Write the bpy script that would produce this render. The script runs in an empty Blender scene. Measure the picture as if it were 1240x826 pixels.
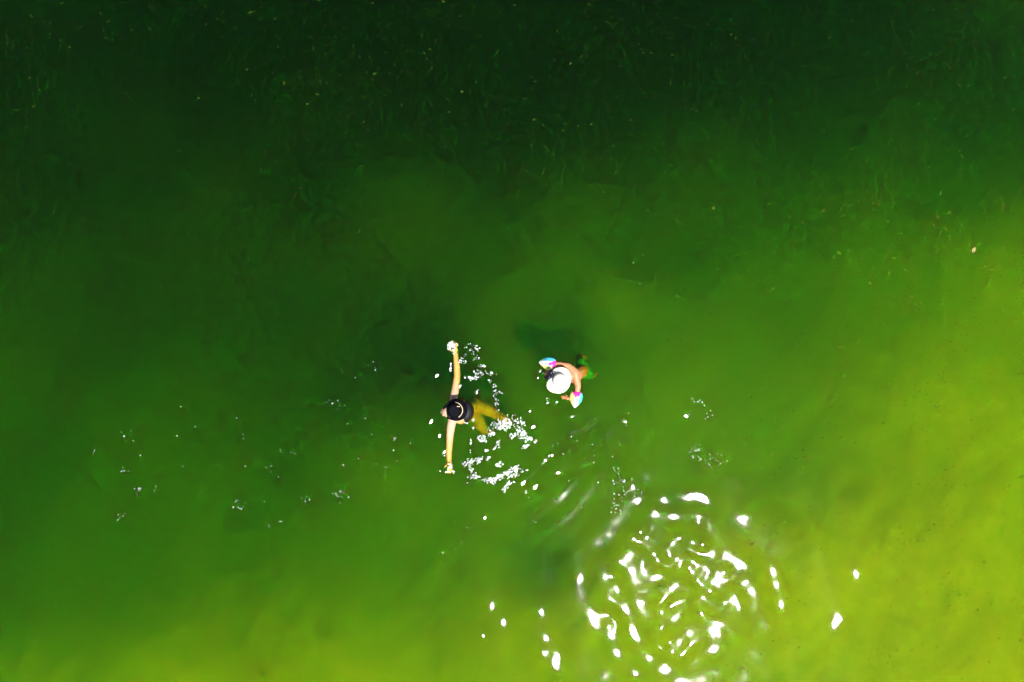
import bpy, bmesh, math, random
import numpy as np
from mathutils import Vector, Matrix

R = math.radians
scn = bpy.context.scene
col = scn.collection

# ------------------------------------------------------------------ camera, sky, sun, exposure
CAM_H = 9.1                      # drone hovering 9.1 m above the water, looking straight down
PPM = 91.0                       # photo pixels per metre on the water surface (arm span of a grown swimmer)
cam_d = bpy.data.cameras.new('camera')
cam_d.sensor_width = 36.0
cam_d.lens = 24.02
cam_d.clip_end = 500
cam = bpy.data.objects.new('camera', cam_d)
cam.location = (0, 0, CAM_H)
col.objects.link(cam)
scn.camera = cam

MIRROR = Vector((2.2, -3.35, 0))                     # where flat water would mirror the sun
SUN = Vector((MIRROR.x, MIRROR.y, CAM_H)).normalized()   # direction towards the sun
world = bpy.data.worlds.new('World')
scn.world = world
world.use_nodes = True
wn = world.node_tree
bg = wn.nodes['Background']
sky = wn.nodes.new('ShaderNodeTexSky')
sky.sky_type = 'NISHITA'
sky.sun_disc = False
sky.sun_elevation = math.asin(SUN.z)
sky.sun_rotation = math.atan2(SUN.x, SUN.y)
wn.links.new(sky.outputs[0], bg.inputs[0])
bg.inputs[1].default_value = 0.05
sun_d = bpy.data.lights.new('sun', 'SUN')
sun_d.energy = 5.0
sun_d.angle = R(0.5)
sun_d.color = (1.0, 0.96, 0.9)
sun = bpy.data.objects.new('sun', sun_d)
sun.rotation_euler = SUN.to_track_quat('Z', 'Y').to_euler()
sun.location = SUN * 30
col.objects.link(sun)

scn.view_settings.view_transform = 'Standard'
scn.view_settings.look = 'None'
scn.view_settings.exposure = 0.7
scn.view_settings.gamma = 1.0
scn.view_settings.use_curve_mapping = False
scn.render.engine = 'CYCLES'
cy = scn.cycles
cy.use_denoising = True
cy.use_adaptive_sampling = True
cy.adaptive_threshold = 0.03
cy.max_bounces = 16
cy.volume_bounces = 10
cy.diffuse_bounces = 3
cy.glossy_bounces = 3
cy.transmission_bounces = 4
cy.transparent_max_bounces = 16
cy.sample_clamp_indirect = 6.0

def P(px, py, z=0.0):
    """photo pixel -> world point at height z"""
    k = (CAM_H - z) / CAM_H / PPM
    return Vector(((px - 620) * k, (413 - py) * k, z))

rng = np.random.default_rng(11)
random.seed(5)

# ------------------------------------------------------------------ materials
def new_mat(name):
    m = bpy.data.materials.new(name)
    m.use_nodes = True
    nt = m.node_tree
    nt.nodes.clear()
    out = nt.nodes.new('ShaderNodeOutputMaterial')
    return m, nt, out

def N(nt, kind, **inp):
    n = nt.nodes.new(kind)
    for k, v in inp.items():
        n.inputs[k.replace('_', ' ')].default_value = v
    return n

def plain(name, c, rough=0.6, vary=0.12, scale=25.0, bump=0.0, spec=0.4, dark=None):
    """procedural principled material: base colour mottled by noise, slight relief"""
    m, nt, out = new_mat(name)
    b = N(nt, 'ShaderNodeBsdfPrincipled', Roughness=rough)
    b.inputs['Specular IOR Level'].default_value = spec
    tc = nt.nodes.new('ShaderNodeTexCoord')
    no = N(nt, 'ShaderNodeTexNoise', Scale=scale, Detail=5.0, Roughness=0.6)
    nt.links.new(tc.outputs['Object'], no.inputs['Vector'])
    ramp = nt.nodes.new('ShaderNodeValToRGB')
    d = dark or tuple(x * (1 - 2 * vary) for x in c)
    ramp.color_ramp.elements[0].position = 0.32
    ramp.color_ramp.elements[1].position = 0.68
    ramp.color_ramp.elements[0].color = (*d, 1)
    ramp.color_ramp.elements[1].color = (*[min(1, x * (1 + vary)) for x in c], 1)
    nt.links.new(no.outputs['Fac'], ramp.inputs['Fac'])
    nt.links.new(ramp.outputs['Color'], b.inputs['Base Color'])
    if bump:
        bu = N(nt, 'ShaderNodeBump', Strength=bump, Distance=0.004)
        nt.links.new(no.outputs['Fac'], bu.inputs['Height'])
        nt.links.new(bu.outputs[0], b.inputs['Normal'])
    nt.links.new(b.outputs[0], out.inputs['Surface'])
    return m

def attr_mat(name, attr, rough=0.35):
    m, nt, out = new_mat(name)
    b = N(nt, 'ShaderNodeBsdfPrincipled', Roughness=rough)
    a = nt.nodes.new('ShaderNodeAttribute')
    a.attribute_name = attr
    nt.links.new(a.outputs['Color'], b.inputs['Base Color'])
    nt.links.new(b.outputs[0], out.inputs['Surface'])
    return m

# water: clear Fresnel surface over a green, algae-laden, forward-scattering body
ABS = (1.22, 0.46, 9.0)
SCAT = (0.6, 3.1, 0.5)
def water_material():
    m, nt, out = new_mat('lake_water')
    fr = N(nt, 'ShaderNodeFresnel', IOR=1.333)
    tr = nt.nodes.new('ShaderNodeBsdfTransparent')
    gl = nt.nodes.new('ShaderNodeBsdfGlossy')
    gl.inputs['Roughness'].default_value = 0.055
    mx = nt.nodes.new('ShaderNodeMixShader')
    nt.links.new(fr.outputs[0], mx.inputs[0])
    nt.links.new(tr.outputs[0], mx.inputs[1])
    nt.links.new(gl.outputs[0], mx.inputs[2])
    nt.links.new(mx.outputs[0], out.inputs['Surface'])
    va = nt.nodes.new('ShaderNodeVolumeAbsorption')
    ma = max(ABS)
    # absorption node: sigma_a = density * (1 - color)
    va.inputs['Density'].default_value = ma
    va.inputs['Color'].default_value = (*[1 - a / ma for a in ABS], 1)
    vs = nt.nodes.new('ShaderNodeVolumeScatter')
    ms = max(SCAT)
    vs.inputs['Density'].default_value = ms
    vs.inputs['Color'].default_value = (*[s / ms for s in SCAT], 1)
    vs.inputs['Anisotropy'].default_value = 0.95
    ad = nt.nodes.new('ShaderNodeAddShader')
    nt.links.new(va.outputs[0], ad.inputs[0])
    nt.links.new(vs.outputs[0], ad.inputs[1])
    nt.links.new(ad.outputs[0], out.inputs['Volume'])
    return m

def bed_material():
    m, nt, out = new_mat('lake_bed_sand')
    b = N(nt, 'ShaderNodeBsdfPrincipled', Roughness=0.95)
    b.inputs['Specular IOR Level'].default_value = 0.1
    tc = nt.nodes.new('ShaderNodeTexCoord')
    n1 = N(nt, 'ShaderNodeTexNoise', Scale=0.55, Detail=4.0, Roughness=0.55)
    n2 = N(nt, 'ShaderNodeTexNoise', Scale=7.0, Detail=6.0, Roughness=0.65)
    n3 = N(nt, 'ShaderNodeTexNoise', Scale=3.2, Detail=8.0, Roughness=0.7, Distortion=0.8)
    for n in (n1, n2, n3):
        nt.links.new(tc.outputs['Object'], n.inputs['Vector'])
    r1 = nt.nodes.new('ShaderNodeValToRGB')      # sand / silt patches
    r1.color_ramp.elements[0].position = 0.35
    r1.color_ramp.elements[1].position = 0.65
    r1.color_ramp.elements[0].color = (0.42, 0.38, 0.26, 1)
    r1.color_ramp.elements[1].color = (0.54, 0.48, 0.33, 1)
    nt.links.new(n1.outputs['Fac'], r1.inputs['Fac'])
    r2 = nt.nodes.new('ShaderNodeValToRGB')      # grain
    r2.color_ramp.elements[0].position = 0.3
    r2.color_ramp.elements[1].position = 0.7
    r2.color_ramp.elements[0].color = (0.72, 0.72, 0.72, 1)
    r2.color_ramp.elements[1].color = (1.12, 1.12, 1.12, 1)
    nt.links.new(n2.outputs['Fac'], r2.inputs['Fac'])
    r3 = nt.nodes.new('ShaderNodeValToRGB')      # weedy specks
    r3.color_ramp.elements[0].position = 0.28
    r3.color_ramp.elements[1].position = 0.40
    r3.color_ramp.elements[0].color = (0.18, 0.26, 0.16, 1)
    r3.color_ramp.elements[1].color = (1, 1, 1, 1)
    nt.links.new(n3.outputs['Fac'], r3.inputs['Fac'])
    def mul(a, bb):
        x = nt.nodes.new('ShaderNodeMix')
        x.data_type = 'RGBA'
        x.blend_type = 'MULTIPLY'
        x.inputs['Factor'].default_value = 1.0
        nt.links.new(a, x.inputs[6])
        nt.links.new(bb, x.inputs[7])
        return x.outputs[2]
    c = mul(mul(r1.outputs[0], r2.outputs[0]), r3.outputs[0])
    nt.links.new(c, b.inputs['Base Color'])
    nt.links.new(b.outputs[0], out.inputs['Surface'])
    return m

# ------------------------------------------------------------------ mesh helpers
def np_mesh(name, verts, faces, smooth=True):
    """verts (n,3), faces (m,k) numpy arrays with constant k"""
    me = bpy.data.meshes.new(name)
    k = faces.shape[1]
    me.vertices.add(len(verts))
    me.vertices.foreach_set('co', np.asarray(verts, np.float32).ravel())
    me.loops.add(faces.size)
    me.loops.foreach_set('vertex_index', np.asarray(faces, np.int32).ravel())
    me.polygons.add(len(faces))
    me.polygons.foreach_set('loop_start', np.arange(0, faces.size, k, dtype=np.int32))
    me.update(calc_edges=True)
    me.validate()
    if smooth:
        me.polygons.foreach_set('use_smooth', np.ones(len(me.polygons), bool))
    return me

def link(name, me, mat=None, parent=None):
    o = bpy.data.objects.new(name, me)
    if mat and me is not None:
        me.materials.append(mat)
    col.objects.link(o)
    if parent:
        o.parent = parent
        o.matrix_parent_inverse = parent.matrix_world.inverted()
    return o

def tag(o, label=None, cat=None, group=None, kind=None):
    for k, v in (('label', label), ('category', cat), ('group', group), ('kind', kind)):
        if v:
            o[k] = v
    return o

# ------------------------------------------------------------------ lake bed: shallows to the lower right, deep to the upper left
GX = np.array([0, 300, 620, 900, 1240], float)
GY = np.array([0, 130, 270, 413, 560, 700, 826], float)
# depth in metres under these photo positions
D_TAB = np.array([
    [2.23, 3.00, 2.51, 3.19, 1.33],
    [2.01, 1.99, 2.33, 1.58, 2.07],
    [1.73, 1.76, 1.51, 1.59, 0.59],
    [1.42, 1.95, 1.18, 1.04, 0.74],
    [1.39, 1.29, 1.12, 0.67, 0.47],
    [1.35, 1.01, 0.52, 0.34, 0.47],
    [0.69, 0.41, 0.59, 0.59, 0.32],
])

UX = np.linspace(-100, 1340, 145)
UY = np.linspace(-80, 900, 99)
def upsample(tab):
    t = np.array([np.interp(UX, GX, row) for row in tab])
    t = np.array([np.interp(UY, GY, t[:, i]) for i in range(len(UX))]).T
    kern = np.exp(-0.5 * (np.arange(-14, 15) / 6.0) ** 2)
    kern /= kern.sum()
    for ax in (0, 1):
        pad = [(14, 14) if a == ax else (0, 0) for a in (0, 1)]
        tp = np.pad(t, pad, mode='edge')
        t = np.apply_along_axis(lambda v: np.convolve(v, kern, mode='valid'), ax, tp)
    return t
DEPTH = upsample(D_TAB)
def depth_at_px(px, py):
    fx = np.clip((px - UX[0]) / (UX[1] - UX[0]), 0, len(UX) - 1.001)
    fy = np.clip((py - UY[0]) / (UY[1] - UY[0]), 0, len(UY) - 1.001)
    ix, iy = fx.astype(int), fy.astype(int)
    a, b = fx - ix, fy - iy
    T = DEPTH
    return (T[iy, ix] * (1 - a) + T[iy, ix + 1] * a) * (1 - b) + (T[iy + 1, ix] * (1 - a) + T[iy + 1, ix + 1] * a) * b

def soft_noise(X, Y, lams, seed, n=26):
    r = np.random.default_rng(seed)
    H = np.zeros_like(X)
    for lam in lams:
        for _ in range(n):
            th = r.uniform(0, 2 * math.pi)
            k = 2 * math.pi / (lam * r.uniform(0.75, 1.35))
            H += np.cos(k * (X * math.cos(th) + Y * math.sin(th)) + r.uniform(0, 6.28)) * lam / max(lams)
    return H / math.sqrt(n * len(lams) / 2)

def axis(fine, step, far, grow=1.22):
    a = list(np.arange(-fine, fine + 1e-6, step))
    d, x = step, fine
    tail = []
    while x < far:
        d *= grow
        x += d
        tail.append(x)
    return np.array([-t for t in tail[::-1]] + a + tail)

def grid_faces(nx, ny, flip=False):
    i = np.arange(nx - 1)
    j = np.arange(ny - 1)
    I, J = np.meshgrid(i, j)
    a = (J * nx + I).ravel()
    f = np.stack([a, a + 1, a + nx + 1, a + nx], 1)
    return f[:, ::-1] if flip else f

bx = axis(11.0, 0.08, 75)
by = axis(8.0, 0.08, 75)
X, Y = np.meshgrid(bx, by)
D = np.full_like(X, 1.5)
for _ in range(12):
    k = PPM * CAM_H / (CAM_H + D)
    D = depth_at_px(620 + X * k, 413 - Y * k)
for (px, py, sp, dd) in ((652, 680, 34, 0.45), (690, 398, 40, 0.32), (462, 430, 55, 0.22), (520, 400, 60, 0.2), (945, 565, 60, 0.22), (830, 545, 50, 0.12),
                         (728, 362, 34, -0.3), (480, 700, 70, 0.22), (1120, 470, 60, -0.1), (300, 600, 60, 0.2), (240, 480, 60, -0.2), (450, 565, 36, -0.14)):
    k = PPM * CAM_H / (CAM_H + D)
    D = D + dd * np.exp(-0.5 * ((620 + X * k - px) ** 2 + (413 - Y * k - py) ** 2) / sp ** 2)
D = D * (1 + 0.035 * soft_noise(X, Y, (2.6, 1.3), 3)) + 0.012 * soft_noise(X, Y, (0.5,), 4)
bed_me = np_mesh('lake_bed', np.stack([X.ravel(), Y.ravel(), -D.ravel()], 1), grid_faces(len(bx), len(by)))
bed = link('lake_bed', bed_me, bed_material())
tag(bed, 'sandy lake bed under green water, sloping from shallow to deep', 'lake bed', kind='structure')

# ------------------------------------------------------------------ water surface: wind ripples, rings round the swimmers, glints where slopes mirror the sun
ADULT_C = P(585, 508)
CHILD_C = P(688, 460)
def ring_field(X, Y):
    H = np.zeros_like(X)
    # swimmer: tight rings at about a metre, longer ones further out
    dx, dy = X - ADULT_C.x, Y - ADULT_C.y
    th = np.arctan2(dy, dx)
    r = np.hypot(dx, dy) * (1 + 0.03 * np.sin(2 * th + 0.6) + 0.015 * np.sin(5 * th))
    side = 0.65 + 0.35 * np.cos(th - R(-60)) + 0.15 * np.sin(3 * th + 1)
    H += 0.0015 * side * np.exp(-((r - 0.95) / 0.22) ** 2) * np.cos(2 * math.pi * r / 0.105)
    H += 0.0020 * np.exp(-((r - 1.35) / 0.5) ** 2) * np.cos(2 * math.pi * r / 0.24 + 1.0)
    H += 0.0022 * np.exp(-((r - 2.1) / 0.7) ** 2) * np.cos(2 * math.pi * r / 0.42)
    # small child
    dx, dy = X - CHILD_C.x, Y - CHILD_C.y
    th = np.arctan2(dy, dx)
    r = np.hypot(dx, dy) * (1 + 0.03 * np.sin(2 * th + 2.2))
    H += 0.0008 * np.exp(-((r - 0.55) / 0.25) ** 2) * np.cos(2 * math.pi * r / 0.11)
    H += 0.0012 * np.exp(-((r - 1.0) / 0.4) ** 2) * np.cos(2 * math.pi * r / 0.22 + 0.5)
    return H

def mirror_slope(x, y):
    v = np.stack([-x, -y, np.full_like(x, CAM_H)], -1)
    v /= np.linalg.norm(v, axis=-1, keepdims=True)
    n = v + np.array(SUN)
    return np.stack([-n[..., 0] / n[..., 2], -n[..., 1] / n[..., 2]], -1)

GLINTS = [(773,606),(803,607),(766,591),(793,621),(834,602),(847,599),(856,608),(816,626),(901,628),
 (703,701),(752,681),(739,699),(746,713),(766,691),(780,694),(798,699),(840,681),(852,672),(863,671),(878,674),(891,679),
 (901,685),(854,689),(870,701),(852,724),(901,707),(910,716),(892,731),(937,693),(941,709),(946,733),(818,710),(820,731),
 (818,749),(834,768),(837,780),(870,756),(870,766),(864,788),(774,731),(758,741),(745,757),(764,760),(772,774),(739,772),
 (747,791),(719,745),(723,754),(734,746),(786,798),(770,816),(802,812),(824,826),(662,774),(659,792),(675,793),(671,806),
 (596,735),(610,753),(655,741),(1038,696),(1018,750),(1010,757)]
K = 900
lam = np.exp(rng.uniform(math.log(0.30), math.log(1.6), K))
ang = rng.uniform(0, 2 * math.pi, K)
kx, ky = 2 * math.pi / lam * np.cos(ang), 2 * math.pi / lam * np.sin(ang)
camp = rng.normal(0, 1, K) / np.hypot(kx, ky) * math.sqrt(2.0 / K) * np.exp(1j * rng.uniform(0, 2 * math.pi, K)) * math.sqrt(2)

wx = axis(8.0, 0.0165, 72, 1.35)
wy = axis(5.5, 0.0165, 72, 1.35)
X, Y = np.meshgrid(wx, wy)
H = np.real((np.exp(1j * np.outer(wy, ky)) * camp) @ np.exp(1j * np.outer(wx, kx)).T)   # unit slope per axis
# ripples steepened round the mirror point to break up the sun's glint; nearly calm elsewhere
glint_env = np.exp(-(((X - MIRROR.x + 0.1) / 2.3) ** 2 + ((Y - MIRROR.y + 0.2) / 1.8) ** 2))
fade = np.outer(np.clip((11.0 - np.abs(wy)) / 4.0, 0, 1), np.clip((13.0 - np.abs(wx)) / 4.0, 0, 1))
H = H * (0.009 + 0.023 * glint_env) * fade
H += ring_field(X, Y)

# wavelets: local tilts that make the crests listed in GLINTS face the sun's mirror direction
ELL = 0.09
def krige(H, pts, target, reg=2e-3):
    Hy, Hx = np.gradient(H, wy, wx)
    i = np.clip(np.searchsorted(wx, pts[:, 0]), 1, len(wx) - 2)
    j = np.clip(np.searchsorted(wy, pts[:, 1]), 1, len(wy) - 2)
    need = target - np.stack([Hx[j, i], Hy[j, i]], 1)
    d = pts[:, None] - pts[None]
    k = np.exp(-0.5 * (d ** 2).sum(-1) / ELL ** 2)
    n = len(pts)
    M = np.zeros((2 * n, 2 * n))
    for p in (0, 1):
        for r_ in (0, 1):
            M[p * n:(p + 1) * n, r_ * n:(r_ + 1) * n] = ((p == r_) / ELL ** 2 - d[..., p] * d[..., r_] / ELL ** 4) * k
    M += np.eye(2 * n) * reg / ELL ** 2
    al = np.linalg.solve(M, need.T.ravel())
    H = H.copy()
    for m in range(n):
        w_ = 4 * ELL
        i0, i1 = np.searchsorted(wx, [pts[m, 0] - w_, pts[m, 0] + w_])
        j0, j1 = np.searchsorted(wy, [pts[m, 1] - w_, pts[m, 1] + w_])
        dx = wx[i0:i1][None] - pts[m, 0]
        dy = wy[j0:j1][:, None] - pts[m, 1]
        H[j0:j1, i0:i1] += (al[m] * dx + al[n + m] * dy) / ELL ** 2 * np.exp(-0.5 * (dx ** 2 + dy ** 2) / ELL ** 2)
    return H

tp = np.array([P(*g)[:2] for g in GLINTS])
pts_all, want = tp, mirror_slope(tp[:, 0], tp[:, 1])
H0 = H
st = 3
rs = (slice(np.searchsorted(wy, -5.2), np.searchsorted(wy, -0.9), st), slice(np.searchsorted(wx, -1.5), np.searchsorted(wx, 6.5), st))
GXm, GYm = X[rs], Y[rs]
msl = mirror_slope(GXm, GYm)
dmin = np.min(np.hypot(GXm[..., None] - tp[:, 0], GYm[..., None] - tp[:, 1]), -1)
for it in range(9):
    H = krige(H0, pts_all, want)
    if it == 8:
        break
    Hy, Hx = np.gradient(H, wy, wx)
    e1, e2 = Hx[rs] - msl[..., 0], Hy[rs] - msl[..., 1]
    dev = np.hypot(e1, e2)
    bad = np.argwhere((dev < 0.016) & (dmin > 0.10))
    bad = bad[np.argsort(dev[bad[:, 0], bad[:, 1]])]
    chosen = []
    for q in bad:
        if all(np.hypot(*(q - w_)) > 3.0 for w_ in chosen):
            chosen.append(q)
        if len(chosen) >= 60:
            break
    if not chosen:
        break
    cj, ci = np.array(chosen).T
    ev = np.stack([e1[cj, ci], e2[cj, ci]], 1)
    ev = ev / (np.linalg.norm(ev, axis=1, keepdims=True) + 1e-6) * 0.034
    tw = rng.normal(0, 0.9, len(ev))
    ev = np.stack([ev[:, 0] * np.cos(tw) - ev[:, 1] * np.sin(tw), ev[:, 0] * np.sin(tw) + ev[:, 1] * np.cos(tw)], 1)
    pts_all = np.concatenate([pts_all, np.stack([GXm[cj, ci], GYm[cj, ci]], 1)])
    want = np.concatenate([want, msl[cj, ci] + ev])

# fine wavelets thrown off by the swimmers that catch the sun far from its mirror point
WAVELETS = [(529,455,.028,.045,30),(522,511,.028,.045,-35),(532,528,.035,.02,-15),(538,548,.02,.02,0),(641,499,.025,.02,0),
 (646,517,.035,.018,-40),(693,505,.04,.022,0),(673,488,.014,.025,0),(532,572,.012,.035,30),(660,558,.05,.014,40),(668,552,.03,.012,40),
 (676,573,.03,.012,35),(637,596,.045,.022,10),(633,587,.035,.03,20),(648,590,.06,.012,35),(757,511,.03,.012,20),(831,504,.012,.04,0),
 (585,770,.03,.02,0),(587,628,.03,.01,0),(654,449,.02,.012,10),(651,458,.02,.008,0),(664,484,.012,.012,20)]

Hy, Hx = np.gradient(H, wy, wx)
for (px, py, wu, wv, rot) in WAVELETS:
    q = P(px, py)
    i = np.searchsorted(wx, q.x); j = np.searchsorted(wy, q.y)
    s_need = 1.3 * (mirror_slope(np.array(q.x), np.array(q.y)) - np.array([Hx[j, i], Hy[j, i]]))
    wu, wv = max(wu, 0.032), max(wv, 0.032)
    sl = (slice(max(0, j - 16), j + 17), slice(max(0, i - 16), i + 17))
    dx, dy = X[sl] - q.x, Y[sl] - q.y
    ca, sa = math.cos(R(rot)), math.sin(R(rot))
    u, v = dx * ca + dy * sa, -dx * sa + dy * ca
    H[sl] += (s_need[0] * dx + s_need[1] * dy) * np.exp(-0.5 * ((u / wu) ** 2 + (v / wv) ** 2))

nx, ny = len(wx), len(wy)
top = np.stack([X.ravel(), Y.ravel(), H.ravel()], 1)
# closed body: top grid + skirt + floor fan below the lake bed
b_idx = np.concatenate([np.arange(nx), np.arange(2 * nx - 1, nx * ny, nx), np.arange(nx * ny - 2, nx * (ny - 1) - 1, -1), np.arange(nx * (ny - 2), 0, -nx)])
low = top[b_idx].copy()
low[:, 2] = -5.0
verts = np.concatenate([top, low, [[0, 0, -5.0]]])
nb, off = len(b_idx), nx * ny
q = grid_faces(nx, ny)
idx = np.arange(nb)
skirt = np.stack([b_idx[idx], off + idx, off + (idx + 1) % nb, b_idx[(idx + 1) % nb]], 1)
tri_top = np.concatenate([q[:, [0, 1, 2]], q[:, [0, 2, 3]], skirt[:, [0, 1, 2]], skirt[:, [0, 2, 3]],
                          np.stack([off + (idx + 1) % nb, off + idx, np.full(nb, off + nb)], 1)])
water = link('lake_water', np_mesh('lake_water', verts, tri_top), water_material())
tag(water, 'green lake water with soft ripples and sun glints', 'water', kind='structure')

def surf_z(x, y):
    i = np.clip(np.searchsorted(wx, x), 1, nx - 2)
    j = np.clip(np.searchsorted(wy, y), 1, ny - 2)
    return H[j, i]

# ------------------------------------------------------------------ bodies: overlapping limb volumes fused into one continuous skin
SKIN = plain('skin_adult', (0.66, 0.41, 0.26), 0.45, 0.06, 18, spec=0.45)  # the swimmer's own base skin tone, slightly mottled
SKIN_CHILD = plain('skin_child', (0.58, 0.25, 0.12), 0.45, 0.06, 18, spec=0.45)
BLACK_CLOTH = plain('black_cloth', (0.012, 0.011, 0.018), 0.55, 0.3, 60, bump=0.3, spec=0.4)
BLACK_STRAW = plain('black_straw', (0.003, 0.003, 0.006), 0.65, 0.35, 90, bump=0.6, spec=0.06)
PALE_CORD = plain('pale_cord', (0.72, 0.6, 0.38), 0.5, 0.1, 60)
WHITE_COTTON = plain('white_cotton', (0.84, 0.80, 0.70), 0.8, 0.05, 40, bump=0.15, spec=0.2)
LENS = plain('dark_blue_lens', (0.004, 0.008, 0.03), 0.12, 0.3, 30, spec=0.9)
TEAL = plain('teal_swim_fabric', (0.03, 0.42, 0.30), 0.5, 0.15, 30)
HAIR = plain('dark_hair', (0.015, 0.011, 0.009), 0.45, 0.4, 120, bump=0.5)
LIPS = plain('lips', (0.5, 0.16, 0.14), 0.4, 0.1, 40)
EYE = plain('eye', (0.03, 0.02, 0.015), 0.1, 0.2, 40)

def frame(a, b):
    d = (b - a)
    return Matrix.Translation((a + b) / 2) @ d.to_track_quat('Z', 'Y').to_matrix().to_4x4(), d.length

def limb(bm, pts, rad):
    pts = [Vector(p) for p in pts]
    for a, b, ra, rb in zip(pts, pts[1:], rad, rad[1:]):
        m, l = frame(a, b)
        bmesh.ops.create_cone(bm, cap_ends=True, segments=16, radius1=ra, radius2=rb, depth=l, matrix=m)
    for p, r_ in zip(pts, rad):
        bmesh.ops.create_icosphere(bm, subdivisions=2, radius=r_, matrix=Matrix.Translation(p))

def blob(bm, p, rx, ry, rz, rot=None):
    m = Matrix.Translation(p) @ (rot.to_4x4() if rot else Matrix()) @ Matrix.Diagonal((rx, ry, rz, 1))
    bmesh.ops.create_icosphere(bm, subdivisions=3, radius=1, matrix=m)

def basis(fwd, up=Vector((0, 0, 1))):
    """columns: x = forward, y = left, z = up"""
    f = Vector(fwd).normalized()
    l = up.cross(f).normalized()
    u = f.cross(l)
    return Matrix((f, l, u)).transposed()

def hand(bm, wrist, fwd, palm_normal, side, s=1.0, curl=0.35):
    """palm, four unequal bent fingers and a thumb leaving the side of the palm"""
    f = Vector(fwd).normalized()
    n = Vector(palm_normal).normalized()
    l = n.cross(f).normalized() * side
    n = f.cross(l) * side
    rot = Matrix((f, l, n)).transposed()
    blob(bm, wrist + f * 0.045 * s, 0.052 * s, 0.04 * s, 0.016 * s, rot)
    for k, ln in enumerate((0.068, 0.078, 0.072, 0.056)):
        o = (1.5 - k) * 0.021 * s
        a = wrist + f * 0.085 * s + l * o
        d1 = (f + l * (o * 3.2) - n * curl * 0.4).normalized()
        d2 = (f + l * (o * 3.2) - n * curl * 1.3).normalized()
        b = a + d1 * ln * 0.5 * s
        limb(bm, [a, b, b + d2 * ln * 0.5 * s], [0.0095 * s, 0.0088 * s, 0.007 * s])
    a = wrist + f * 0.025 * s + l * 0.032 * s
    b = a + (f * 0.6 + l * 0.8).normalized() * 0.036 * s
    limb(bm, [a, b, b + (f * 0.9 + l * 0.4 - n * 0.2).normalized() * 0.028 * s], [0.013 * s, 0.011 * s, 0.008 * s])

def head(bm, c_, fwd, s=1.0):
    B = basis(fwd)
    w = lambda x, y, z_: Vector(c_) + B @ Vector((x, y, z_)) * s
    blob(bm, w(-0.008, 0, 0.03), 0.098 * s, 0.076 * s, 0.09 * s, B)
    blob(bm, w(0.022, 0, -0.045), 0.066 * s, 0.058 * s, 0.07 * s, B)
    limb(bm, [w(0.080, 0, 0.018), w(0.088, 0, -0.020)], [0.012 * s, 0.018 * s])          # nose
    for y in (-1, 1):
        blob(bm, w(0.072, y * 0.03, 0.034), 0.02 * s, 0.022 * s, 0.010 * s, B)             # brow
        blob(bm, w(-0.005, y * 0.079, -0.005), 0.022 * s, 0.009 * s, 0.033 * s, B)         # ear
    blob(bm, w(0.072, 0, -0.092), 0.022 * s, 0.025 * s, 0.02 * s, B)                       # chin
    blob(bm, w(0.084, 0, -0.058), 0.012 * s, 0.024 * s, 0.014 * s, B)                      # mouth
    return w, B

def fuse(name, bm, mat, voxel=0.007, parent=None, smooth=4):
    me = bpy.data.meshes.new(name + '_raw')
    bm.to_mesh(me)
    bm.free()
    o = bpy.data.objects.new(name + '_raw', me)
    col.objects.link(o)
    md = o.modifiers.new('r', 'REMESH')
    md.mode = 'VOXEL'
    md.voxel_size = voxel
    if smooth:
        sm = o.modifiers.new('s', 'SMOOTH')
        sm.iterations = smooth
        sm.factor = 0.5
    dg = bpy.context.evaluated_depsgraph_get()
    out = bpy.data.meshes.new_from_object(o.evaluated_get(dg))
    out.name = name
    bpy.data.objects.remove(o)
    bpy.data.meshes.remove(me)
    out.materials.clear()
    out.polygons.foreach_set('use_smooth', np.ones(len(out.polygons), bool))
    return link(name, out, mat, parent)

def small(name, p, rx, ry, rz, rot, mat, parent):
    bm = bmesh.new()
    blob(bm, p, rx, ry, rz, rot)
    me = bpy.data.meshes.new(name)
    bm.to_mesh(me)
    bm.free()
    me.polygons.foreach_set('use_smooth', np.ones(len(me.polygons), bool))
    return link(name, me, mat, parent)

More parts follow.
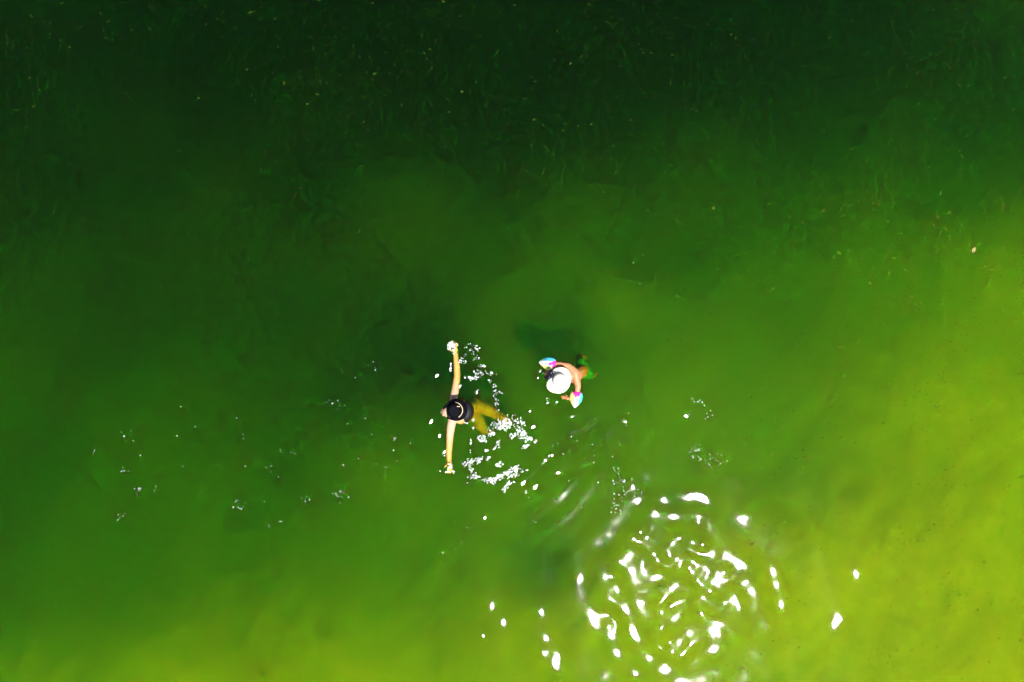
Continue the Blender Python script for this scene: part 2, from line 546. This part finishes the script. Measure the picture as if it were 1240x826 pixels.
def lathe_hat(name, c_, rot, brim_r, crown_r, crown_h, brim_fn, mat, parent, nseg=72, thick=0.004, dent=0.0):
    """sun hat: domed crown that turns into a floppy brim, with real thickness; rot columns x,y,z = hat axes"""
    prof = []
    for t in np.linspace(0, 1, 9):                       # top of crown to its side
        a = t * math.pi / 2
        prof.append((crown_r * math.sin(a) ** 0.8 if t else 0.0, crown_h * (0.45 + 0.55 * math.cos(a)) - dent * math.exp(-(t / 0.3) ** 2), 0.0))
    prof.append((crown_r * 1.02, crown_h * 0.2, 0.0))
    prof.append((crown_r * 1.05, 0.004, 0.0))
    for t in np.linspace(0.12, 1, 9):
        prof.append((crown_r * 1.05, 0.0, t))
    vs, fs = [], []
    for side in (0, 1):
        for (r_, h_, t) in prof:
            for k in range(nseg):
                th = 2 * math.pi * k / nseg
                rr, zz = r_, h_
                if t:
                    er, ez = brim_fn(th)
                    rr = r_ + (brim_r * er - r_) * t
                    zz = ez * t ** 1.4
                x, y = rr * math.cos(th), rr * math.sin(th)
                vs.append(Vector(c_) + rot @ Vector((x * (1 - 0.015 * side), y * (1 - 0.015 * side), zz - thick * side)))
    n = len(prof)
    for side in (0, 1):
        b0 = side * n * nseg
        for i in range(n - 1):
            for k in range(nseg):
                a, b = b0 + i * nseg + k, b0 + i * nseg + (k + 1) % nseg
                f = (a, a + nseg, b + nseg, b)
                fs.append(f if side == 0 else f[::-1])
    e0, e1 = (n - 1) * nseg, (2 * n - 1) * nseg
    for k in range(nseg):
        fs.append((e0 + k, e1 + k, e1 + (k + 1) % nseg, e0 + (k + 1) % nseg))
    me = bpy.data.meshes.new(name)
    me.from_pydata([tuple(v) for v in vs], [], fs)
    bm = bmesh.new()
    bm.from_mesh(me)
    bmesh.ops.remove_doubles(bm, verts=bm.verts, dist=1e-5)
    bmesh.ops.recalc_face_normals(bm, faces=bm.faces)
    bm.to_mesh(me)
    bm.free()
    me.polygons.foreach_set('use_smooth', np.ones(len(me.polygons), bool))
    return link(name, me, mat, parent)

def cord(name, pts, r_, mat, parent):
    bm = bmesh.new()
    n = 8
    rings = []
    for i, p in enumerate(pts):
        d = (pts[min(i + 1, len(pts) - 1)] - pts[max(i - 1, 0)]).normalized()
        m = d.to_track_quat('Z', 'Y').to_matrix()
        rings.append([bm.verts.new(p + m @ Vector((math.cos(a) * r_, math.sin(a) * r_, 0))) for a in np.linspace(0, 2 * math.pi, n, endpoint=False)])
    for a, b in zip(rings, rings[1:]):
        for k in range(n):
            bm.faces.new((a[k], a[(k + 1) % n], b[(k + 1) % n], b[k]))
    bm.faces.new(rings[0][::-1])
    bm.faces.new(rings[-1])
    me = bpy.data.meshes.new(name)
    bm.to_mesh(me)
    bm.free()
    me.polygons.foreach_set('use_smooth', np.ones(len(me.polygons), bool))
    return link(name, me, mat, parent)

def thing(name, loc, label, cat):
    o = bpy.data.objects.new(name, None)
    o.empty_display_size = 0.1
    o.location = loc
    col.objects.link(o)
    bpy.context.view_layer.update()
    return tag(o, label, cat)

# ---- grown swimmer: arms stretched out on the surface, facing left, legs drawn up behind
def build_adult():
    root = thing('person', P(556, 498, -0.9), 'swimmer in a black sun hat with both bare arms stretched wide on the water', 'person')
    bm = bmesh.new()
    hc = P(543, 498.5, 0.12)
    fwd = Vector((-1, -0.06, 0.22))
    w, B = head(bm, hc, fwd, 1.0)
    sh_u, sh_l = P(549.5, 482, -0.012), P(546.5, 514, -0.012)
    limb(bm, [hc + Vector((0.03, 0, -0.05)), P(551, 498, 0.0)], [0.055, 0.062])
    limb(bm, [sh_u, P(551, 498, -0.02), sh_l], [0.058, 0.075, 0.058])
    # torso slopes down to the right under the water
    blob(bm, P(558, 498, -0.075), 0.13, 0.165, 0.10)
    limb(bm, [P(557, 491, -0.09), P(566, 494, -0.24), P(575, 492, -0.52)], [0.10, 0.092, 0.10])
    limb(bm, [P(557, 505, -0.09), P(566, 502, -0.24), P(575, 503, -0.52)], [0.10, 0.092, 0.10])
    # arms, sinking just under the surface towards the hands
    limb(bm, [sh_u, P(551.5, 470, -0.05), P(553.5, 455, -0.085), P(553, 442, -0.09), P(551.5, 428, -0.085)], [0.058, 0.052, 0.045, 0.044, 0.032])
    hand(bm, P(551.5, 427.5, -0.085), (-0.15, 1, 0.1), (0, 0, 1), 1)
    limb(bm, [sh_l, P(545, 526, -0.045), P(544, 541, -0.08), P(543.5, 550, -0.085), P(544, 560, -0.085)], [0.058, 0.052, 0.045, 0.043, 0.032])
    hand(bm, P(544, 560, -0.085), (0.1, -1, -0.02), (0, 0, 1), -1)
    # legs in a frog kick: knees up, shins hanging into the murk
    limb(bm, [P(576, 489, -0.52), P(591, 496.5, -0.36), P(607, 505, -0.25), P(615, 510, -0.48), P(620, 513, -0.74)], [0.10, 0.085, 0.06, 0.056, 0.038])
    limb(bm, [P(620, 513, -0.73), P(614, 511, -0.80), P(608, 509, -0.83)], [0.036, 0.034, 0.022])
    limb(bm, [P(576, 505, -0.54), P(581, 513, -0.54), P(586, 521, -0.54), P(594, 522, -0.74), P(599, 523, -0.94)], [0.10, 0.088, 0.062, 0.056, 0.038])
    limb(bm, [P(599, 523, -0.93), P(594, 524, -0.98), P(588, 525, -1.0)], [0.036, 0.034, 0.022])
    body = fuse('body', bm, SKIN, 0.0065, root)
    for y in (-1, 1):
        small('eye', w(0.079, y * 0.03, 0.017), 0.012, 0.013, 0.010, B, EYE, root)
    small('lips', w(0.092, 0, -0.058), 0.008, 0.021, 0.009, B, LIPS, root)
    bm = bmesh.new()
    blob(bm, w(-0.022, 0, 0.036), 0.098, 0.081, 0.094, B)
    limb(bm, [w(-0.075, 0.03, -0.02), w(-0.1, 0.02, -0.09)], [0.045, 0.035])
    limb(bm, [w(-0.075, -0.03, -0.02), w(-0.1, -0.02, -0.09)], [0.045, 0.035])
    fuse('hair', bm, HAIR, 0.007, root)
    # black swim top round the chest and upper back
    bm = bmesh.new()
    blob(bm, P(563, 498, -0.085), 0.125, 0.15, 0.112)
    limb(bm, [P(560, 493, -0.11), P(564, 494, -0.18)], [0.105, 0.10])
    limb(bm, [P(560, 503, -0.11), P(564, 502, -0.18)], [0.105, 0.10])
    fuse('swim_top', bm, BLACK_CLOTH, 0.008, root)
    # hat, pushed back on the head: the brim is short in front, wide behind
    hb = basis((-1, -0.05, 0.10))
    def brim(th):
        # th = 0 forward (left), pi behind (right)
        r_ = 1 + 0.06 * math.cos(2 * th) - 0.10 * math.cos(th) + 0.03 * math.sin(3 * th + 1)
        z_ = -0.018 + 0.014 * math.sin(2 * th + 2.4) + 0.008 * math.sin(5 * th)
        return r_, z_
    hat = lathe_hat('sun_hat', P(550, 497, 0.185), hb, 0.152, 0.096, 0.085, brim, BLACK_STRAW, root, dent=0.012)
    pts = []
    for a in np.linspace(R(118), R(262), 40):
        pts.append(P(550, 497, 0.185) + hb @ Vector((0.108 * math.cos(a), 0.104 * math.sin(a), 0.010 + 0.003 * math.sin(4 * a))))
    k = cord('hat_cord', pts, 0.0055, PALE_CORD, hat)
    pts = [P(550, 497, 0.185) + hb @ Vector((x, -0.055 - 0.15 * (x + 0.05), 0.083 + 0.1 * (x + 0.04))) for x in np.linspace(-0.075, -0.035, 8)]
    cord('cord_end', pts, 0.005, PALE_CORD, hat)
    k['label'] = 'pale cord round the back of the black hat'
build_adult()

# ---- small child: white hat, bright inflated armbands, legs hanging in the water
def armband(name, root, a, b, rmax, seed, flip):
    """inflated cuff round the upper arm, pinched to a seam at its outer end; print painted by position"""
    a, b = Vector(a), Vector(b)
    d = (b - a)
    L = d.length
    f = d.normalized()
    s_ = Vector((0, 0, 1)).cross(f).normalized()
    u = f.cross(s_)
    prof = [(0.0, 0.045), (0.0, 0.058), (0.06, 0.080), (0.18, 0.096), (0.34, 0.100), (0.5, 0.096), (0.66, 0.078), (0.80, 0.054), (0.92, 0.028), (0.98, 0.012), (1.0, 0.0)]
    tt = np.linspace(0, 1, 34)
    pr = np.array(prof)
    arc = np.linspace(0, 1, len(pr))
    ts, rs = np.interp(tt, arc, pr[:, 0]), np.interp(tt, arc, pr[:, 1]) * rmax / 0.1
    nseg = 48
    vs, cs = [], []
    r = np.random.default_rng(seed)
    dots = [(r.uniform(0.35, 0.85), r.uniform(-1.4, 1.4)) for _ in range(9)]
    for i, (t, rr) in enumerate(zip(ts, rs)):
        for k in range(nseg):
            th = 2 * math.pi * k / nseg
            crease = 1 - 0.05 * abs(math.sin(2 * th)) ** 8 - 0.02 * math.sin(th * 9) * t
            x = rr * math.cos(th) * crease
            z_ = rr * math.sin(th) * crease * 0.86
            vs.append(a + f * (t * L) + s_ * x + u * z_)
            q = x / (rmax) * flip                # -1 .. 1 across, seen from above
            cc = (0.82, 0.85, 0.80)
            if q < -0.25 - 0.25 * (1 - t):
                cc = (0.10, 0.62, 0.85) if t < 0.75 else (0.45, 0.78, 0.85)
            elif q > 0.35:
                cc = (0.85, 0.80, 0.22)
            if t < 0.42 and abs(q) < 0.62 * (0.42 - t) / 0.42 + 0.08:
                cc = (0.85, 0.04, 0.42)
            for (dt, dq) in dots:
                if math.hypot((t - dt) * L, (q - dq * 0.5) * rmax) < 0.007:
                    cc = (0.03, 0.05, 0.30)
            cs.append(cc)
    fs = []
    for i in range(len(ts) - 1):
        for k in range(nseg):
            p_, q_ = i * nseg + k, i * nseg + (k + 1) % nseg
            fs.append((p_, q_, q_ + nseg, p_ + nseg))
    fs.append(tuple(range(nseg))[::-1])
    me = bpy.data.meshes.new(name)
    me.from_pydata([tuple(v) for v in vs], [], fs)
    at = me.color_attributes.new('print', 'FLOAT_COLOR', 'POINT')
    at.data.foreach_set('color', np.array([(*c_, 1.0) for c_ in cs], np.float32).ravel())
    bm = bmesh.new()
    bm.from_mesh(me)
    bmesh.ops.remove_doubles(bm, verts=bm.verts, dist=1e-5)
    bmesh.ops.recalc_face_normals(bm, faces=bm.faces)
    bm.to_mesh(me)
    bm.free()
    me.polygons.foreach_set('use_smooth', np.ones(len(me.polygons), bool))
    o = link(name, me, attr_mat('printed_vinyl', 'print', 0.25), root)
    # air valve near the cuff
    small('valve', a + f * (0.3 * L) + u * rmax * 0.84 + s_ * 0.02 * flip, 0.008, 0.008, 0.012, None, WHITE_COTTON, o)
    return o

def build_child():
    root = thing('person', P(697, 455, -0.75), 'small child in a white floppy sun hat with colourful inflatable armbands', 'person')
    bm = bmesh.new()
    hc = P(674.5, 457.5, 0.13)
    fwd = Vector((-0.95, 0.42, 0.18))
    w, B = head(bm, hc, fwd, 0.84)
    sh_u, sh_l = P(688.5, 443.5, 0.035), P(700, 467, 0.035)
    mid = P(693, 455, 0.02)
    limb(bm, [hc + Vector((0.04, 0, -0.05)), mid], [0.042, 0.05])
    limb(bm, [sh_u, P(696, 451, 0.03), sh_l], [0.042, 0.06, 0.042])
    blob(bm, P(695, 455, -0.03), 0.085, 0.12, 0.09, Matrix.Rotation(R(23), 3, 'Z'))
    limb(bm, [P(696, 455, -0.04), P(702, 451, -0.16), P(707, 448, -0.31)], [0.095, 0.088, 0.095])
    # arms through the bands, forearms bent forward
    el_u, el_l = P(666.5, 441, 0.02), P(696.5, 485, 0.02)
    limb(bm, [sh_u, P(678, 441.5, 0.035), el_u, P(662, 451, -0.005)], [0.042, 0.036, 0.03, 0.022])
    hand(bm, P(662, 451, -0.005), (-0.2, -1, -0.3), (0, 0, 1), 1, 0.62)
    limb(bm, [sh_l, P(699, 475, 0.035), el_l, P(687, 482, -0.005)], [0.042, 0.036, 0.03, 0.022])
    hand(bm, P(688, 482, -0.005), (-1, 0.1, -0.2), (0, 0, 1), -1, 0.62)
    # legs tucked up and hanging
    limb(bm, [P(705, 443, -0.29), P(703, 437, -0.42), P(702, 432, -0.50), P(706, 432, -0.64), P(709, 433, -0.76)], [0.068, 0.06, 0.045, 0.042, 0.03])
    limb(bm, [P(709, 433, -0.75), P(705, 432, -0.80)], [0.028, 0.02])
    limb(bm, [P(709, 452, -0.31), P(714, 454, -0.40), P(716, 456, -0.50), P(722, 452, -0.62)], [0.068, 0.06, 0.045, 0.03])
    limb(bm, [P(722, 452, -0.62), P(718, 453, -0.68)], [0.028, 0.02])
    fuse('body', bm, SKIN_CHILD, 0.0055, root)
    small('lips', w(0.092, 0, -0.058), 0.008 * .84, 0.02 * .84, 0.009 * .84, B, LIPS, root)
    bm = bmesh.new()
    blob(bm, w(-0.02, 0, 0.03), 0.095 * .84, 0.081 * .84, 0.094 * .84, B)
    fuse('hair', bm, HAIR, 0.007, root)
    # wrap-round sunglasses
    g = link('sunglasses', None, None, root)
    g.location = (0, 0, 0)
    for y in (-1, 1):
        small('lens', w(0.134, y * 0.036, 0.034), 0.032, 0.046, 0.040, B @ Matrix.Rotation(R(-y * 14), 3, 'Z'), LENS, g)
        cord('temple', [w(0.105, y * 0.07, 0.03), w(0.04, y * 0.083, 0.026), w(-0.02, y * 0.086, 0.02)], 0.004, LENS, g)
    # teal swim shorts
    bm = bmesh.new()
    limb(bm, [P(704, 450, -0.24), P(707, 448, -0.32)], [0.099, 0.104])
    limb(bm, [P(709, 452, -0.31), P(714, 454, -0.40)], [0.078, 0.07])
    limb(bm, [P(705, 443, -0.30), P(704, 440, -0.32)], [0.078, 0.073])
    fuse('swim_shorts', bm, TEAL, 0.008, root)
    # white hat with a floppy brim, turned up over the face
    hb = basis((-0.95, 0.42, 0.0))
    def brim(th):
        d = (th + math.pi) % (2 * math.pi) - math.pi
        fold = math.exp(-((d - 0.12) / 0.50) ** 2)
        left = math.exp(-((d - 1.15) / 0.6) ** 2)      # bulges towards the lower left
        r_ = 1.0 - 0.40 * fold + 0.16 * left + 0.04 * math.sin(3 * th + 0.5) - 0.10 * math.exp(-((d - 3.0) / 0.7) ** 2) - 0.10 * math.exp(-((d + 3.2) / 0.7) ** 2)
        z_ = -0.03 + 0.02 * fold + 0.012 * math.sin(4 * th + 1.0) + 0.006 * math.sin(7 * th)
        return max(r_, 0.6), z_
    lathe_hat('sun_hat', P(677.5, 460.5, 0.175), hb, 0.172, 0.092, 0.115, brim, WHITE_COTTON, root)
    armband('armband', root, P(673, 441.8, 0.035), P(652.5, 438.5, 0.0), 0.088, 3, 1)
    armband('armband', root, P(698.5, 474, 0.035), P(696, 494, 0.0), 0.088, 8, -1)
build_child()

# ------------------------------------------------------------------ foam, bubbles, flecks
def ico(level):
    bm = bmesh.new()
    bmesh.ops.create_icosphere(bm, subdivisions=level, radius=1)
    v = np.array([x.co[:] for x in bm.verts])
    f = np.array([[y.index for y in x.verts] for x in bm.faces])
    bm.free()
    return v, f
ICO_V, ICO_F = ico(2)
def droplets(name, xyzr, mat, label, cat):
    xyzr = np.asarray(xyzr)
    n = len(xyzr)
    V = (ICO_V[None] * xyzr[:, None, 3:4] * np.array([1, 1, 0.7]) + xyzr[:, None, :3]).reshape(-1, 3)
    F = (ICO_F[None] + (np.arange(n) * len(ICO_V))[:, None, None]).reshape(-1, 3)
    o = link(name, np_mesh(name, V, F), mat)
    return tag(o, label, cat, kind='stuff')

FOAM = plain('white_foam', (0.86, 0.86, 0.9), 0.15, 0.02, 40, spec=0.6)
# (px, py, half-length px, half-width px, rotation deg, count)
SPLASH = [(609,514,14,6,20,150),(628,510,6,2.5,30,22),(595,525,5,3,10,26),(585,531,5,4,-20,34),(603,538,5,3,45,24),(620,529,6,3,40,34),
 (631,524,6,7,0,60),(637,532,7,4,0,40),(639,540,9,2.5,30,32),(580,557,5,4,0,30),(593,555,4,2,10,12),(604,562,6,3,20,30),
 (620,573,8,6,20,80),(626,568,5,4,0,36),(637,570,3,1.2,0,10),(595,581,12,3.5,8,70),(604,576,5,4,40,36),(615,587,9,2.5,35,34),(611,593,3,2,0,12),
 (569,565,7,9,0,40),(573,577,9,5,0,40),(570,537,1.5,7,0,12),(588,546,2,3,0,10),(577,454,9,5,0,44),(568,458,4,3,0,16),(583,442,6,4,0,10),
 (571,424,9,7,0,24),(560,440,6,8,0,20),(548,417.5,7,3.5,15,60),(547,424,4,5,0,18),(602,480,6,14,0,26),(578,475,4,5,0,8),(596,468,6,6,0,10),
 (559,466,5,1.2,35,10),(546,448,2,8,0,16),(543,565,5,4,0,18),(545,572,5,3,0,12),(538,548,2,2,0,6),(572,514,3,5,0,10),(564,513,3,2,0,5),
 (663,486,4,4,0,8),(655,450,3,2,0,8)]
pts = []
for (px, py, a, b, rot, n) in SPLASH:
    n = int(n * 1.5)
    ca, sa = math.cos(R(rot)), math.sin(R(rot))
    # bubbles gather in little knots rather than an even cloud
    knots = rng.normal(0, 0.5, (max(2, n // 6), 2))
    for _ in range(n):
        kn = knots[rng.integers(len(knots))]
        u, v = (kn[0] + rng.normal(0, 0.22)) * a * 1.1, (kn[1] + rng.normal(0, 0.22)) * b * 1.1
        q = P(px + u * ca - v * sa, py - u * sa - v * ca)
        pts.append((q.x, q.y, 0.0, min(0.012, 0.0040 * math.exp(rng.normal(0.25, 0.42)))))
pts = np.array(pts)
pts[:, 2] = surf_z(pts[:, 0], pts[:, 1]) + 0.001
droplets('foam', pts, FOAM, 'white splash foam and bubbles around the swimmer in the black hat', 'foam')

SPECKS = [(164,595,6,8),(145,624,5,5),(152,569,6,5),(187,592,3,2),(153,524,8,5),(113,546,3,2),(289,611,8,10),(326,569,4,4),(339,546,3,2),(355,551,4,3),
 (371,604,6,7),(410,598,7,18),(405,492,8,7),(326,637,2,2),(340,632,2,2),(416,564,3,3),(477,531,3,4),(497,536,3,2),(134,652,2,1),(455,448,2,2),
 (779,309,1,1),(767,319,1,1),(775,343,1,1),(712,340,1,1),(55,383,1,1),(843,491,9,10),(860,500,6,6),(757,511,4,6),(841,548,8,26),(865,558,10,18),(832,505,3,5),
 (757,590,12,40),(748,615,8,18),(770,600,9,20),(738,645,6,8),(745,570,6,6),(560,640,25,6),(470,560,30,8),(640,620,30,8),(420,470,40,8),(250,560,80,14),(700,560,40,14),(720,520,30,8)]
pts = []
for (px, py, sp, n) in SPECKS:
    for _ in range(n):
        q = P(px + rng.normal(0, sp * 0.6), py + rng.normal(0, sp * 0.6))
        pts.append((q.x, q.y, 0.0, min(0.0085, 0.0044 * math.exp(rng.normal(0.0, 0.35)))))
pts = np.array(pts)
pts[:, 2] = surf_z(pts[:, 0], pts[:, 1]) + 0.001
droplets('surface_bubbles', pts, FOAM, 'tiny pale bubbles drifting on open green water', 'bubbles')

def flecks(name, n, xr, yr, zr, size, mat, label, cat, weight):
    """little irregular four-sided scraps, for weed and for added ripple texture, lying roughly flat"""
    V, F = [], []
    while len(F) < n:
        px, py = rng.uniform(*xr), rng.uniform(*yr)
        if rng.uniform() > weight(px, py):
            continue
        q = P(px, py)
        z_ = rng.uniform(*zr)
        if callable(size):
            s_ = size(px, py)
        else:
            s_ = size * math.exp(rng.normal(0, 0.45))
        a0 = rng.normal(0.6, 0.6)
        el = rng.uniform(1.0, 3.0)
        b = len(V)
        for k in range(4):
            t = k * math.pi / 2 + rng.normal(0, 0.25)
            u, v = s_ * el * math.cos(t), s_ * math.sin(t)
            V.append((q.x + u * math.cos(a0) - v * math.sin(a0), q.y + u * math.sin(a0) + v * math.cos(a0), z_ + rng.normal(0, s_ * 0.25)))
        F.append((b, b + 1, b + 2, b + 3))
    o = link(name, np_mesh(name, np.array(V), np.array(F), smooth=False), mat)
    return tag(o, label, cat, kind='stuff')
RIPPLE_FLECK = plain('ripple_fleck_green', (0.045, 0.08, 0.02), 0.8, 0.4, 9)  # for added flecks that imitate rippled light and grain in the deep water
WEED = plain('dark_weed', (0.13, 0.15, 0.04), 0.9, 0.3, 9)
blotch = lambda px, py: 0.5 + 0.5 * math.sin(px / 61.0 + 1.3 * math.sin(py / 47.0)) * math.sin(py / 53.0 + math.sin(px / 83.0))
flecks('ripple_flecks', 6500, (-60, 1300), (-50, 420), (-0.22, -0.07), 0.0034, RIPPLE_FLECK,
       'fine pale flecks added in the dark deep water for its rippled light and grain', 'ripple texture', lambda x, y: max(0, 1 - y / 430) * (0.15 + 0.85 * blotch(x, y)))
flecks('weed_scraps', 2600, (640, 1300), (230, 880), (-0.30, -0.10), 0.0052, WEED,
       'dark scraps of weed suspended over the bright shallows', 'weed', lambda x, y: max(0, min(1, (x - 700) / 400)) * (0.08 + 0.92 * blotch(x * 2.2, y * 2.2) ** 3))

# a curled fallen leaf floating on the open water
def leaf():
    bm = bmesh.new()
    n = 9
    rows = []
    for i in range(n + 1):
        t = i / n
        wdt = 0.022 * math.sin(math.pi * min(1, t * 1.02)) ** 0.7 + 0.001
        rows.append([bm.verts.new(((t - 0.5) * 0.085, s_ * wdt, 0.004 + 0.006 * abs(s_) + 0.012 * (t - 0.5) ** 2)) for s_ in (-1, -0.5, 0, 0.5, 1)])
    for a, b in zip(rows, rows[1:]):
        for k in range(4):
            bm.faces.new((a[k], b[k], b[k + 1], a[k + 1]))
    g = bmesh.ops.extrude_face_region(bm, geom=list(bm.faces))
    for v in [e for e in g['geom'] if isinstance(e, bmesh.types.BMVert)]:
        v.co.z += 0.0015
    bmesh.ops.recalc_face_normals(bm, faces=bm.faces)
    me = bpy.data.meshes.new('blade')
    bm.to_mesh(me)
    bm.free()
    root = thing('floating_leaf', P(1179, 303, 0.0), 'single curled yellowish leaf floating alone on open water', 'leaf')
    o = link('blade', me, plain('dry_leaf', (0.36, 0.30, 0.10), 0.7, 0.3, 40), None)
    o.parent = root
    root.rotation_euler = (0, 0, R(65))
    c_ = cord('stem', [Vector((0.04, 0, 0.006)), Vector((0.055, 0.003, 0.005)), Vector((0.068, 0.008, 0.006))], 0.0015, plain('leaf_stem', (0.2, 0.14, 0.05), 0.7), None)
    c_.parent = root
leaf()
